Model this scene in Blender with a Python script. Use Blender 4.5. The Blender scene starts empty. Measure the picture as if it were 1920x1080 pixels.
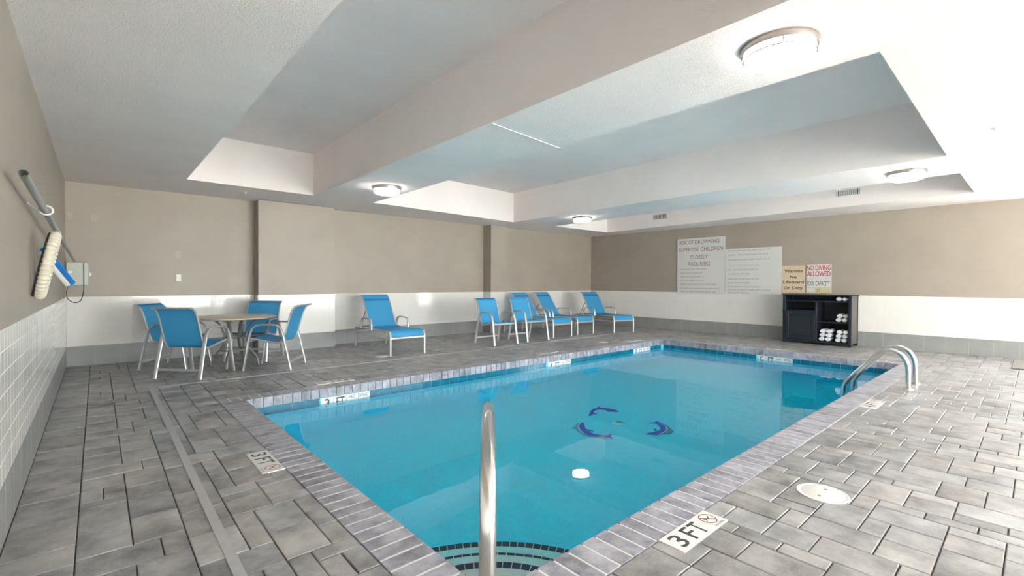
import bpy, math, random
from mathutils import Vector, Matrix
random.seed(7)
sc = bpy.context.scene
C = sc.collection
R = math.radians
# ------------------------------------------------------------------ camera
EYE = Vector((0.0, 0.0, 1.26))
YAW, PIT, ROL, FPX = R(48.4642), R(-0.6537), R(0.2266), 878.14
FW = Vector((math.cos(YAW)*math.cos(PIT), math.sin(YAW)*math.cos(PIT), math.sin(PIT)))
RT = Vector((math.sin(YAW), -math.cos(YAW), 0.0))
UP = RT.cross(FW)
RT2 = RT*math.cos(ROL) + UP*math.sin(ROL)
UP2 = UP*math.cos(ROL) - RT*math.sin(ROL)
cam = bpy.data.cameras.new('camera'); camo = bpy.data.objects.new('camera', cam); C.objects.link(camo)
cam.sensor_width = 36.0; cam.lens = FPX*36.0/1920.0; cam.clip_start = 0.02
m = Matrix((RT2, UP2, -FW)).transposed().to_4x4(); m.translation = EYE
camo.matrix_world = m; sc.camera = camo
def px(p):
    d = Vector(p) - EYE; z = d.dot(FW)
    if z < 0.05: return None
    return (960 + FPX*d.dot(RT2)/z, 540 - FPX*d.dot(UP2)/z, z)
# ------------------------------------------------------------------ world, exposure
sc.view_settings.view_transform = 'Standard'; sc.view_settings.look = 'None'
sc.view_settings.gamma = 1.0; sc.view_settings.use_curve_mapping = False
sc.view_settings.exposure = EXPOSURE = 2.17
LAMP_STRENGTH = 7.0
SKY_STRENGTH = 5.3
SUN_STRENGTH = 20.0
w = bpy.data.worlds.new('world'); sc.world = w; w.use_nodes = True
bg = w.node_tree.nodes['Background']; bg.inputs[0].default_value = (0.975, 0.985, 1.0, 1); bg.inputs[1].default_value = SKY_STRENGTH
sl = bpy.data.lights.new('sun', 'SUN'); sl.energy = SUN_STRENGTH; sl.angle = R(0.6); sl.color = (1.0, 0.97, 0.94)
so = bpy.data.objects.new('sun', sl); C.objects.link(so); so.rotation_euler = Vector((-0.12, 0.34, -0.93)).to_track_quat('-Z', 'Y').to_euler()
cy = sc.cycles
cy.max_bounces = 14; cy.diffuse_bounces = 8; cy.glossy_bounces = 6; cy.transmission_bounces = 10; cy.transparent_max_bounces = 12; cy.volume_bounces = 0
cy.sample_clamp_indirect = 6.0; cy.blur_glossy = 0.6
# ------------------------------------------------------------------ room dimensions (metres)
XL, XR, YB, YN = -0.347, 11.693, 9.436, -5.5
ZC, ZT, ZG = 2.713, 1.025, 0.294
PX0, PX1, PY0, PY1 = 1.176, 9.49, 1.456, 5.60     # pool opening (inner edge of the coping)
CW = 0.229                                       # coping brick length
WZ = -0.175                                      # water level
WIN = [(1.0, 3.8), (4.0, 6.8), (7.0, 9.8)]      # window bays in the near wall
WZ0, WZ1 = 0.12, 2.6
WIN_END = [(-1.5, -0.25)]            # glazed bays in the end wall, beside the sign wall
def portal(name, loc, rot, sx, sy):
    l = bpy.data.lights.new(name, 'AREA'); l.shape = 'RECTANGLE'; l.size = sx; l.size_y = sy; l.energy = 1
    l.cycles.is_portal = True
    o = bpy.data.objects.new(name, l); C.objects.link(o); o.location = loc; o.rotation_euler = rot
for a, b in WIN:
    portal('window_light', ((a+b)/2, YN-0.16, (WZ0+WZ1)/2), (R(90), 0, 0), b-a, WZ1-WZ0)
for a, b in WIN_END:
    portal('window_light', (XR+0.16, (a+b)/2, (WZ0+WZ1)/2), (R(90), 0, R(90)), b-a, WZ1-WZ0)
# ------------------------------------------------------------------ materials
def new_mat(name):
    m = bpy.data.materials.new(name); m.use_nodes = True
    nt = m.node_tree; return m, nt, nt.nodes['Principled BSDF']
def lin(r, g, b):
    f = lambda c: (c/255/12.92) if c <= 10 else ((c/255+0.055)/1.055)**2.4
    return (f(r), f(g), f(b), 1)
def N(nt, t, **kw):
    n = nt.nodes.new(t)
    for k, v in kw.items(): setattr(n, k, v)
    return n
def simple(name, col, rough=0.5, metal=0.0, spec=0.5, var=0.0, scale=8.0, bump=0.0, bscale=60.0, coat=0.0, stretch=(1, 1, 1)):
    m, nt, p = new_mat(name)
    p.inputs['Roughness'].default_value = rough; p.inputs['Metallic'].default_value = metal
    p.inputs['Specular IOR Level'].default_value = spec
    if coat: p.inputs['Coat Weight'].default_value = coat; p.inputs['Coat Roughness'].default_value = 0.06
    p.inputs['Base Color'].default_value = col
    geo = N(nt, 'ShaderNodeNewGeometry'); mp = N(nt, 'ShaderNodeMapping'); mp.inputs['Scale'].default_value = stretch
    nt.links.new(geo.outputs['Position'], mp.inputs['Vector'])
    if var:
        nz = N(nt, 'ShaderNodeTexNoise'); nz.inputs['Scale'].default_value = scale; nz.inputs['Detail'].default_value = 6
        nt.links.new(mp.outputs[0], nz.inputs['Vector'])
        mx = N(nt, 'ShaderNodeMix', data_type='RGBA')
        mx.inputs['A'].default_value = tuple(c*(1-var) for c in col[:3]) + (1,)
        mx.inputs['B'].default_value = tuple(min(1, c*(1+var)) for c in col[:3]) + (1,)
        rp = N(nt, 'ShaderNodeMapRange'); rp.inputs[1].default_value = 0.3; rp.inputs[2].default_value = 0.7
        nt.links.new(nz.outputs['Fac'], rp.inputs[0]); nt.links.new(rp.outputs[0], mx.inputs['Factor'])
        nt.links.new(mx.outputs['Result'], p.inputs['Base Color'])
    if bump:
        bz = N(nt, 'ShaderNodeTexNoise'); bz.inputs['Scale'].default_value = bscale; bz.inputs['Detail'].default_value = 3
        nt.links.new(geo.outputs['Position'], bz.inputs['Vector'])
        bp = N(nt, 'ShaderNodeBump'); bp.inputs['Strength'].default_value = bump; bp.inputs['Distance'].default_value = 0.01
        nt.links.new(bz.outputs['Fac'], bp.inputs['Height']); nt.links.new(bp.outputs[0], p.inputs['Normal'])
    return m
def stone(name, dark, light, rough, spec, tint_a, tint_b, scale=5.0):
    """concrete paver: every piece its own shade, blotches and streaks inside it"""
    m, nt, p = new_mat(name)
    oi = N(nt, 'ShaderNodeObjectInfo'); at = N(nt, 'ShaderNodeAttribute', attribute_name='rnd')
    ad = N(nt, 'ShaderNodeMath', operation='ADD'); nt.links.new(oi.outputs['Random'], ad.inputs[0]); nt.links.new(at.outputs['Fac'], ad.inputs[1])
    wn = N(nt, 'ShaderNodeTexWhiteNoise', noise_dimensions='1D'); nt.links.new(ad.outputs[0], wn.inputs['W'])
    geo = N(nt, 'ShaderNodeNewGeometry')
    off = N(nt, 'ShaderNodeVectorMath', operation='MULTIPLY_ADD'); nt.links.new(wn.outputs['Color'], off.inputs[0])
    off.inputs[1].default_value = (7, 7, 7); nt.links.new(geo.outputs['Position'], off.inputs[2])
    n1 = N(nt, 'ShaderNodeTexNoise'); n1.inputs['Scale'].default_value = scale; n1.inputs['Detail'].default_value = 8; n1.inputs['Roughness'].default_value = 0.62
    nt.links.new(off.outputs[0], n1.inputs['Vector'])
    n2 = N(nt, 'ShaderNodeTexNoise'); n2.inputs['Scale'].default_value = 90; n2.inputs['Detail'].default_value = 4
    nt.links.new(geo.outputs['Position'], n2.inputs['Vector'])
    s = N(nt, 'ShaderNodeMath', operation='MULTIPLY_ADD'); nt.links.new(wn.outputs['Value'], s.inputs[0]); s.inputs[1].default_value = 0.16
    nt.links.new(n1.outputs['Fac'], s.inputs[2])
    s2 = N(nt, 'ShaderNodeMath', operation='MULTIPLY_ADD'); nt.links.new(n2.outputs['Fac'], s2.inputs[0]); s2.inputs[1].default_value = 0.18; nt.links.new(s.outputs[0], s2.inputs[2])
    rp = N(nt, 'ShaderNodeMapRange'); rp.inputs[1].default_value = 0.40; rp.inputs[2].default_value = 0.90; nt.links.new(s2.outputs[0], rp.inputs[0])
    mx = N(nt, 'ShaderNodeMix', data_type='RGBA'); mx.inputs['A'].default_value = dark; mx.inputs['B'].default_value = light
    nt.links.new(rp.outputs[0], mx.inputs['Factor'])
    tn = N(nt, 'ShaderNodeMix', data_type='RGBA'); tn.inputs['A'].default_value = tint_a; tn.inputs['B'].default_value = tint_b
    sp = N(nt, 'ShaderNodeSeparateColor'); nt.links.new(wn.outputs['Color'], sp.inputs[0]); nt.links.new(sp.outputs[1], tn.inputs['Factor'])
    mu = N(nt, 'ShaderNodeMix', data_type='RGBA', blend_type='MULTIPLY'); mu.inputs['Factor'].default_value = 1
    nt.links.new(mx.outputs['Result'], mu.inputs['A']); nt.links.new(tn.outputs['Result'], mu.inputs['B'])
    nt.links.new(mu.outputs['Result'], p.inputs['Base Color'])
    p.inputs['Roughness'].default_value = rough; p.inputs['Specular IOR Level'].default_value = spec
    bp = N(nt, 'ShaderNodeBump'); bp.inputs['Strength'].default_value = 0.25; bp.inputs['Distance'].default_value = 0.006
    nt.links.new(s2.outputs[0], bp.inputs['Height']); nt.links.new(bp.outputs[0], p.inputs['Normal'])
    return m
def emit(name, col, s):
    m, nt, p = new_mat(name)
    p.inputs['Base Color'].default_value = (0.9, 0.9, 0.9, 1); p.inputs['Emission Color'].default_value = col; p.inputs['Emission Strength'].default_value = s
    return m
M = {}
M['paint'] = simple('beige_wall_paint', (0.37, 0.318, 0.268, 1), 0.42, spec=0.5, var=0.05, scale=1.6, bump=0.12, bscale=90)
M['plate'] = simple('painted_plate', (0.41, 0.362, 0.305, 1), 0.45)
M['ceiling'] = simple('white_textured_ceiling', (0.91, 0.842, 0.822, 1), 0.9, spec=0.1, var=0.03, scale=1.2, bump=0.55, bscale=110)
M['tile'] = simple('white_glazed_tile', (0.80, 0.775, 0.735, 1), 0.09, spec=0.5, var=0.02, scale=3)
M['grout'] = simple('pale_grout', (0.80, 0.775, 0.735, 1), 0.8)
M['greytile'] = simple('grey_base_tile', (0.30, 0.30, 0.295, 1), 0.25, var=0.08, scale=4)
M['greygrout'] = simple('grey_grout', (0.42, 0.42, 0.41, 1), 0.8)
M['paver'] = stone('grey_paver', (0.115, 0.114, 0.115, 1), (0.46, 0.457, 0.455, 1), 0.42, 0.5, (0.99, 1.0, 1.02, 1), (1.04, 0.99, 0.95, 1))
M['brick'] = stone('coping_brick', (0.11, 0.11, 0.13, 1), (0.50, 0.50, 0.55, 1), 0.36, 0.5, (1.0, 0.99, 1.03, 1), (1.02, 1.0, 1.0, 1), 9.0)
M['sand'] = simple('dark_joint_sand', (0.10, 0.095, 0.09, 1), 0.95, var=0.3, scale=40)
M['mortar'] = simple('white_mortar', (0.72, 0.70, 0.70, 1), 0.9)
M['drain'] = simple('grey_drain_channel', (0.42, 0.41, 0.42, 1), 0.45, var=0.06, scale=20)
M['steel'] = simple('brushed_steel', (0.68, 0.67, 0.65, 1), 0.22, metal=1.0)
M['nickel'] = simple('brushed_nickel', (0.36, 0.33, 0.31, 1), 0.35, metal=1.0)
M['alu'] = simple('silver_painted_aluminium', (0.56, 0.56, 0.56, 1), 0.35, metal=0.55)
M['darkalu'] = simple('taupe_aluminium', (0.33, 0.30, 0.27, 1), 0.4, metal=0.5)
M['tabletop'] = simple('beige_tabletop', (0.58, 0.50, 0.40, 1), 0.35, var=0.05, scale=12)
M['white'] = simple('white_plastic', (0.80, 0.79, 0.76, 1), 0.4)
M['cream'] = simple('cream_hose', (0.68, 0.62, 0.50, 1), 0.55)
M['black'] = simple('black_rubber', (0.015, 0.015, 0.018, 1), 0.5)
M['greybox'] = simple('grey_enclosure', (0.56, 0.58, 0.50, 1), 0.45)
M['pole'] = simple('grey_pole', (0.42, 0.43, 0.40, 1), 0.4, metal=0.3)
M['bluebrush'] = simple('blue_plastic', (0.01, 0.20, 0.62, 1), 0.35)
M['cabinet'] = simple('dark_navy_cabinet', (0.010, 0.014, 0.022, 1), 0.45, var=0.15, scale=8)
M['cabside'] = simple('taupe_cabinet_side', (0.12, 0.11, 0.10, 1), 0.5)
M['towel'] = simple('white_terry_towel', (0.82, 0.82, 0.86, 1), 0.95, bump=0.6, bscale=220)
M['signwhite'] = simple('white_sign_board', (0.66, 0.645, 0.62, 1), 0.5)
M['signtan'] = simple('tan_sign_board', (0.66, 0.52, 0.37, 1), 0.5)
M['signyellow'] = simple('yellowed_sign_patch', (0.60, 0.54, 0.32, 1), 0.55)
M['inkmaroon'] = simple('faded_maroon_ink', (0.24, 0.14, 0.15, 1), 0.6)
M['inkgrey'] = simple('faded_grey_ink', (0.50, 0.47, 0.465, 1), 0.6)
M['inkdark'] = simple('dark_brown_ink', (0.055, 0.030, 0.018, 1), 0.5)
M['inkred'] = simple('red_ink', (0.44, 0.045, 0.06, 1), 0.5)
M['inkblack'] = simple('grey_black_ink', (0.085, 0.085, 0.085, 1), 0.5)
M['inkpink'] = simple('red_ring_ink', (0.38, 0.06, 0.07, 1), 0.5)
M['marker'] = simple('white_ceramic_marker', (0.80, 0.79, 0.77, 1), 0.25)
M['lid'] = simple('white_skimmer_lid', (0.74, 0.73, 0.68, 1), 0.45, var=0.03)
M['mat'] = simple('beige_mat', (0.20, 0.18, 0.165, 1), 0.9, var=0.1, scale=30)
M['plaster'] = simple('pool_plaster', (0.14, 0.80, 0.98, 1), 0.7, var=0.05, scale=30)
M['stepplaster'] = simple('pale_step_plaster', (0.92, 0.86, 0.82, 1), 0.7, var=0.06, scale=40)
M['waterline'] = simple('blue_waterline_tile', (0.008, 0.15, 0.25, 1), 0.12, var=0.25, scale=7)
M['navytile'] = simple('navy_step_tile', (0.012, 0.022, 0.050, 1), 0.2)
M['dolphin'] = simple('blue_mosaic', (0.012, 0.05, 0.52, 1), 0.3, var=0.2, scale=30)
M['dolphinshade'] = simple('slate_blue_mosaic', (0.10, 0.33, 0.52, 1), 0.3)
M['dolphinwhite'] = simple('white_mosaic', (0.85, 0.85, 0.80, 1), 0.3)
M['fishteal'] = simple('teal_mosaic', (0.06, 0.36, 0.42, 1), 0.3)
M['grass'] = simple('outdoor_paving', (0.60, 0.58, 0.55, 1), 0.9, var=0.1)
M['frame'] = simple('white_window_frame', (0.7, 0.7, 0.68, 1), 0.4)
M['diffuser'] = emit('lit_lamp_diffuser', (1.0, 0.97, 0.92, 1), LAMP_STRENGTH)
def sling_mat():
    m, nt, p = new_mat('blue_sling_mesh')
    p.inputs['Base Color'].default_value = (0.075, 0.46, 0.78, 1); p.inputs['Roughness'].default_value = 0.45
    p.inputs['Specular IOR Level'].default_value = 0.5
    tr = N(nt, 'ShaderNodeBsdfTransparent'); tl = N(nt, 'ShaderNodeBsdfTranslucent'); tl.inputs[0].default_value = (0.05, 0.45, 0.85, 1)
    m1 = N(nt, 'ShaderNodeMixShader'); m1.inputs[0].default_value = 0.30
    nt.links.new(p.outputs[0], m1.inputs[1]); nt.links.new(tl.outputs[0], m1.inputs[2])
    m2 = N(nt, 'ShaderNodeMixShader'); m2.inputs[0].default_value = 0.10
    nt.links.new(m1.outputs[0], m2.inputs[1]); nt.links.new(tr.outputs[0], m2.inputs[2])
    nt.links.new(m2.outputs[0], nt.nodes['Material Output'].inputs['Surface'])
    return m
M['sling'] = sling_mat()
M['seam'] = simple('dark_blue_seam', (0.012, 0.17, 0.45, 1), 0.6)
def glass_mat():
    m, nt, p = new_mat('window_glass')
    tr = N(nt, 'ShaderNodeBsdfTransparent'); tr.inputs[0].default_value = (0.93, 0.96, 0.95, 1)
    gl = N(nt, 'ShaderNodeBsdfGlossy'); gl.inputs['Roughness'].default_value = 0.01
    mx = N(nt, 'ShaderNodeMixShader'); mx.inputs[0].default_value = 0.06
    nt.links.new(tr.outputs[0], mx.inputs[1]); nt.links.new(gl.outputs[0], mx.inputs[2])
    nt.links.new(mx.outputs[0], nt.nodes['Material Output'].inputs['Surface']); return m
M['glass'] = glass_mat()
def water_mat():
    m, nt, p = new_mat('pool_water')
    rf = N(nt, 'ShaderNodeBsdfGlass'); rf.inputs['IOR'].default_value = 1.33; rf.inputs['Roughness'].default_value = 0.0
    geo = N(nt, 'ShaderNodeNewGeometry')
    nz = N(nt, 'ShaderNodeTexNoise'); nz.inputs['Scale'].default_value = 1.7; nz.inputs['Detail'].default_value = 2
    nt.links.new(geo.outputs['Position'], nz.inputs['Vector'])
    bp = N(nt, 'ShaderNodeBump'); bp.inputs['Strength'].default_value = 0.04; bp.inputs['Distance'].default_value = 0.05
    nt.links.new(nz.outputs['Fac'], bp.inputs['Height']); nt.links.new(bp.outputs[0], rf.inputs['Normal'])
    nt.links.new(rf.outputs[0], nt.nodes['Material Output'].inputs['Surface'])
    va = N(nt, 'ShaderNodeVolumeAbsorption'); va.inputs['Color'].default_value = (0.0, 0.93, 0.985, 1); va.inputs['Density'].default_value = 0.62
    nt.links.new(va.outputs[0], nt.nodes['Material Output'].inputs['Volume'])
    return m
M['water'] = water_mat()
# ------------------------------------------------------------------ mesh helpers
class MB:
    def __init__(s): s.v = []; s.f = []; s.r = []
    def add(s, vs, fs, rnd=None):
        o = len(s.v); s.v += [tuple(v) for v in vs]; s.f += [tuple(i+o for i in f) for f in fs]
        if rnd is not None: s.r += [rnd]*len(vs)
        return s
    def box(s, x0, y0, z0, x1, y1, z1):
        vs = [(x, y, z) for z in (z0, z1) for y in (y0, y1) for x in (x0, x1)]
        return s.add(vs, [(0,2,3,1),(4,5,7,6),(0,1,5,4),(2,6,7,3),(0,4,6,2),(1,3,7,5)])
    def cbox(s, x0, y0, z0, x1, y1, z1, c=0.006):
        lo = (x0, y0, z0); hi = (x1, y1, z1); vs = []; idx = {}
        for i in (0, 1):
            for j in (0, 1):
                for k in (0, 1):
                    for ax in range(3):
                        p = []
                        for a, b in enumerate((i, j, k)):
                            q = hi[a] if b else lo[a]
                            if a != ax: q += -c if b else c
                            p.append(q)
                        idx[(i, j, k, ax)] = len(vs); vs.append(p)
        fs = []
        for ax in range(3):
            a, b = [t for t in range(3) if t != ax]
            for side in (0, 1):
                loop = []
                for u, v in ((0,0),(1,0),(1,1),(0,1)):
                    key = [0,0,0]; key[ax] = side; key[a] = u; key[b] = v; loop.append(idx[tuple(key)+(ax,)])
                fs.append(loop if (side == 1) == (ax != 1) else loop[::-1])
        for ax in range(3):                      # edges parallel to ax
            a, b = [t for t in range(3) if t != ax]
            for u in (0, 1):
                for v in (0, 1):
                    k0 = [0,0,0]; k0[a] = u; k0[b] = v; k1 = list(k0); k1[ax] = 1
                    q = [idx[tuple(k0)+(a,)], idx[tuple(k1)+(a,)], idx[tuple(k1)+(b,)], idx[tuple(k0)+(b,)]]
                    fs.append(q)
        for i in (0, 1):
            for j in (0, 1):
                for k in (0, 1): fs.append([idx[(i,j,k,0)], idx[(i,j,k,1)], idx[(i,j,k,2)]])
        return s.add(vs, fs)
    def slab(s, x0, y0, x1, y1, zb, zt, c, rnd=None):
        vs = [(x0,y0,zb),(x1,y0,zb),(x1,y1,zb),(x0,y1,zb),(x0,y0,zt-c),(x1,y0,zt-c),(x1,y1,zt-c),(x0,y1,zt-c),
              (x0+c,y0+c,zt),(x1-c,y0+c,zt),(x1-c,y1-c,zt),(x0+c,y1-c,zt)]
        fs = [(8,9,10,11)] + [(i, (i+1)%4, 4+(i+1)%4, 4+i) for i in range(4)] + [(4+i, 4+(i+1)%4, 8+(i+1)%4, 8+i) for i in range(4)]
        return s.add(vs, fs, rnd)
    def tube(s, path, a, b=None, n=10, side=None, cap=True):
        b = b or a; P = [Vector(p) for p in path]; rings = []; prev = None
        for i, p in enumerate(P):
            t = (P[min(i+1, len(P)-1)] - P[max(i-1, 0)]).normalized()
            if side is not None: x = Vector(side)
            elif prev is None:
                x = t.cross(Vector((0, 0, 1)));
                if x.length < 1e-3: x = Vector((1, 0, 0))
            else: x = prev
            x = (x - t*x.dot(t)).normalized(); prev = x; y = t.cross(x)
            rings.append([p + x*(a*math.cos(2*math.pi*k/n)) + y*(b*math.sin(2*math.pi*k/n)) for k in range(n)])
        vs = [v for r in rings for v in r]; fs = []
        for i in range(len(P)-1):
            for k in range(n): fs.append((i*n+k, i*n+(k+1)%n, (i+1)*n+(k+1)%n, (i+1)*n+k))
        if cap: fs.append(tuple(range(n-1, -1, -1))); fs.append(tuple((len(P)-1)*n+k for k in range(n)))
        return s.add(vs, fs)
    def lathe(s, prof, n=32, cx=0, cy=0, sx=1, sy=1):
        vs = []; fs = []
        for r, z in prof:
            for k in range(n):
                a = 2*math.pi*k/n; vs.append((cx+r*sx*math.cos(a), cy+r*sy*math.sin(a), z))
        for i in range(len(prof)-1):
            for k in range(n): fs.append((i*n+k, i*n+(k+1)%n, (i+1)*n+(k+1)%n, (i+1)*n+k))
        if prof[0][0] > 1e-6: fs.append(tuple(range(n-1, -1, -1)))
        if prof[-1][0] > 1e-6: fs.append(tuple((len(prof)-1)*n+k for k in range(n)))
        return s.add(vs, fs)
    def ribbon(s, path, x0, x1, th=0.005):
        """sheet swept along a path in the YZ plane, with thickness"""
        P = [Vector((0, p[0], p[1])) for p in path]; top = []; bot = []
        for i, p in enumerate(P):
            t = (P[min(i+1, len(P)-1)] - P[max(i-1, 0)]).normalized(); n = Vector((0, -t.z, t.y))*th/2
            top.append(p+n); bot.append(p-n)
        vs = []
        for p in top: vs += [(x0, p.y, p.z), (x1, p.y, p.z)]
        for p in bot: vs += [(x0, p.y, p.z), (x1, p.y, p.z)]
        o = 2*len(P); fs = []
        for i in range(len(P)-1):
            j = 2*i; fs += [(j, j+1, j+3, j+2), (o+j+1, o+j, o+j+2, o+j+3), (j, j+2, o+j+2, o+j), (j+1, o+j+1, o+j+3, j+3)]
        e = o-2; fs += [(0, o, o+1, 1), (e, e+1, o+e+1, o+e)]
        return s.add(vs, fs)
    def prism(s, poly, z0, z1):
        n = len(poly); vs = [(x, y, z0) for x, y in poly] + [(x, y, z1) for x, y in poly]
        return s.add(vs, [tuple(range(n-1, -1, -1)), tuple(range(n, 2*n))] + [(i, (i+1)%n, n+(i+1)%n, n+i) for i in range(n)])
    def mesh(s, name, mat, smooth=False):
        me = bpy.data.meshes.new(name); me.from_pydata(s.v, [], s.f); me.validate(); me.update()
        if s.r:
            at = me.attributes.new('rnd', 'FLOAT', 'POINT')
            at.data.foreach_set('value', s.r)
        me.materials.append(mat)
        import bmesh
        b = bmesh.new(); b.from_mesh(me); bmesh.ops.recalc_face_normals(b, faces=b.faces); b.to_mesh(me); b.free()
        if smooth:
            me.polygons.foreach_set('use_smooth', [True]*len(me.polygons))
            me.set_sharp_from_angle(angle=R(42))
        return me
    def build(s, name, mat, parent=None, smooth=False, loc=None, kind=None):
        return place(s.mesh(name, mat, smooth), name, parent, loc, kind)
def place(me, name, parent=None, loc=None, kind=None):
    o = bpy.data.objects.new(name, me); C.objects.link(o)
    if parent: o.parent = parent
    if loc: o.location = loc
    if kind: o['kind'] = kind
    return o
def tag(o, label=None, cat=None, group=None, kind=None):
    for k, v in (('label', label), ('category', cat), ('group', group), ('kind', kind)):
        if v: o[k] = v
    return o
def thing(name, label, cat, loc=(0, 0, 0), rz=0.0, group=None, kind=None):
    o = bpy.data.objects.new(name, None); C.objects.link(o); o.location = loc; o.rotation_euler = (0, 0, rz)
    o.empty_display_size = 0.1
    return tag(o, label, cat, group, kind)
def copy_tree(root, loc, rz, label, group=None):
    r = root.copy(); C.objects.link(r); r.location = loc; r.rotation_euler = (0, 0, rz); r['label'] = label
    if group: r['group'] = group
    for ch in list(root.children):
        c = ch.copy(); C.objects.link(c); c.parent = r
        for g in list(ch.children):
            d = g.copy(); C.objects.link(d); d.parent = c
    return r
def smooth_path(pts, n=6):
    P = [Vector(p) for p in pts]; out = []
    for i in range(len(P)-1):
        p0 = P[max(i-1, 0)]; p1 = P[i]; p2 = P[i+1]; p3 = P[min(i+2, len(P)-1)]
        for k in range(n):
            t = k/n
            out.append(0.5*((2*p1) + (p2-p0)*t + (2*p0-5*p1+4*p2-p3)*t*t + (3*p1-p0-3*p2+p3)*t**3))
    out.append(P[-1]); return out
_fc = {}
def text_poly(s, bold=0.0):
    k = (s, bold)
    if k not in _fc:
        cu = bpy.data.curves.new('lettering', 'FONT'); cu.body = s; cu.fill_mode = 'BOTH'; cu.offset = bold; cu.resolution_u = 3
        ob = bpy.data.objects.new('lettering', cu); me = bpy.data.meshes.new_from_object(ob)
        vs = [v.co.copy() for v in me.vertices]; fs = [tuple(p.vertices) for p in me.polygons]
        bpy.data.objects.remove(ob); bpy.data.curves.remove(cu); bpy.data.meshes.remove(me)
        x0 = min(v.x for v in vs); x1 = max(v.x for v in vs); y0 = min(v.y for v in vs); y1 = max(v.y for v in vs)
        _fc[k] = ([((v.x-x0)/(x1-x0), (v.y-y0)/(y1-y0)) for v in vs], fs)
    return _fc[k]
def add_text(mb, s, u0, v0, u1, v1, at, bold=0.0):
    """letters filling the box u0..u1, v0..v1 (v up); at(u, v) gives the 3D point"""
    vs, fs = text_poly(s, bold)
    mb.add([at(u0+(u1-u0)*a, v0+(v1-v0)*b) for a, b in vs], fs)
def add_quad(mb, u0, v0, u1, v1, at):
    mb.add([at(u0, v0), at(u1, v0), at(u1, v1), at(u0, v1)], [(0, 1, 2, 3)])

# outlines of the floor mosaics (metres)
POLY = {
 'A': [(4.584,3.833),(4.465,3.78),(4.379,3.689),(4.319,3.583),(4.302,3.493),(4.333,3.422),(4.401,3.328),(4.421,3.282),(4.413,3.232),(4.47,3.298),(4.549,3.341),(4.526,3.355),(4.461,3.347),(4.412,3.42),(4.381,3.491),(4.406,3.577),(4.464,3.681),(4.585,3.798)],
 'Afin': [(4.446,3.638),(4.451,3.603),(4.462,3.54),(4.405,3.566)],
 'Ash': [(4.317,3.78),(4.388,3.795),(4.523,3.84),(4.543,3.834),(4.441,3.767),(4.359,3.674),(4.307,3.573),(4.296,3.477),(4.341,3.386),(4.387,3.317),(4.399,3.235),(4.375,3.247),(4.347,3.328),(4.277,3.44),(4.26,3.534),(4.291,3.638),(4.332,3.735)],
 'B': [(4.856,3.953),(4.959,4.004),(5.041,4.057),(5.145,4.091),(5.223,4.077),(5.3,4.011),(5.323,3.93),(5.336,3.855),(5.297,3.776),(5.257,3.798),(5.218,3.852),(5.187,3.871),(5.225,3.954),(5.175,4.014),(5.094,4.025),(5.005,3.985),(4.999,3.91),(4.948,3.946),(4.867,3.917)],
 'Bfin': [(5.281,4.141),(5.268,4.055),(5.218,4.072)],
 'C': [(5.189,3.294),(5.284,3.232),(5.37,3.232),(5.323,3.183),(5.267,3.119),(5.232,3.04),(5.158,2.985),(5.044,2.968),(4.936,2.979),(4.825,3.078),(4.905,3.076),(5.001,3.038),(5.077,3.035),(5.156,3.063),(5.216,3.129),(5.258,3.19)],
 'Cfin': [(5.078,3.116),(5.08,3.081),(5.035,3.04),(5.017,3.062)],
 'Csh': [(5.347,3.198),(5.297,3.058),(5.208,2.934),(5.161,2.895),(5.058,2.877),(4.987,2.934),(4.903,2.959),(4.854,3.01),(4.937,2.975),(5.043,2.962),(5.161,2.983),(5.239,3.041),(5.273,3.121)],
 'Fa': [(4.849,3.569),(4.904,3.586),(4.938,3.577),(4.905,3.542),(4.948,3.469),(4.911,3.459),(4.837,3.482),(4.822,3.537)],
 'Fb': [(4.938,3.577),(4.991,3.56),(5.004,3.52),(4.967,3.453),(4.948,3.469),(4.905,3.542)],
}
# ================================================================== SETTING
def tile_mesh(name, wd, ht, th, mat, c=0.002):
    b = MB(); b.slab(-wd/2, -ht/2, wd/2, ht/2, 0, th, c)
    b.v = [(x, -z, y) for x, y, z in b.v]         # lies in XZ, front towards -Y
    return b.mesh(name, mat)
def xf(loc, rz, vs):
    c, s = math.cos(rz), math.sin(rz)
    return [(loc[0]+x*c-y*s, loc[1]+x*s+y*c, loc[2]+z) for x, y, z in vs]
def seen(p, margin=25):
    q = px(p)
    return q is not None and -margin < q[0] < 1920+margin and -margin < q[1] < 1080+margin
def tile_run(slots, parent, a, b, z0, z1, rz, pitch, rows, mat, name, grout, th=0.008, gap=0.0022):
    """wall tiles between floor points a and b (the front faces -Y turned by rz), plus their grout bed"""
    L = (Vector(b)-Vector(a)).length; n = max(1, round(L/pitch)); w_ = L/n; h_ = (z1-z0)/rows
    me = tile_mesh(name, w_-gap, h_-gap, th, mat)
    d = (Vector(b)-Vector(a))/n
    for i in range(n):
        p = Vector(a)+d*(i+0.5)
        for r in range(rows):
            c = (p.x, p.y, z0+h_*(r+0.5)); q = px(c)
            size = w_*h_/(q[2]**2) if q and seen(c) else 0
            slots.append((size, parent, me, c, rz, name))
    g = MB(); g.box(-L/2, -th*0.9, z0, L/2, 0, z1)
    mid = (Vector(a)+Vector(b))/2
    o = g.build('grout', grout, parent); o.location = (mid.x, mid.y, 0); o.rotation_euler = (0, 0, rz)
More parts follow.
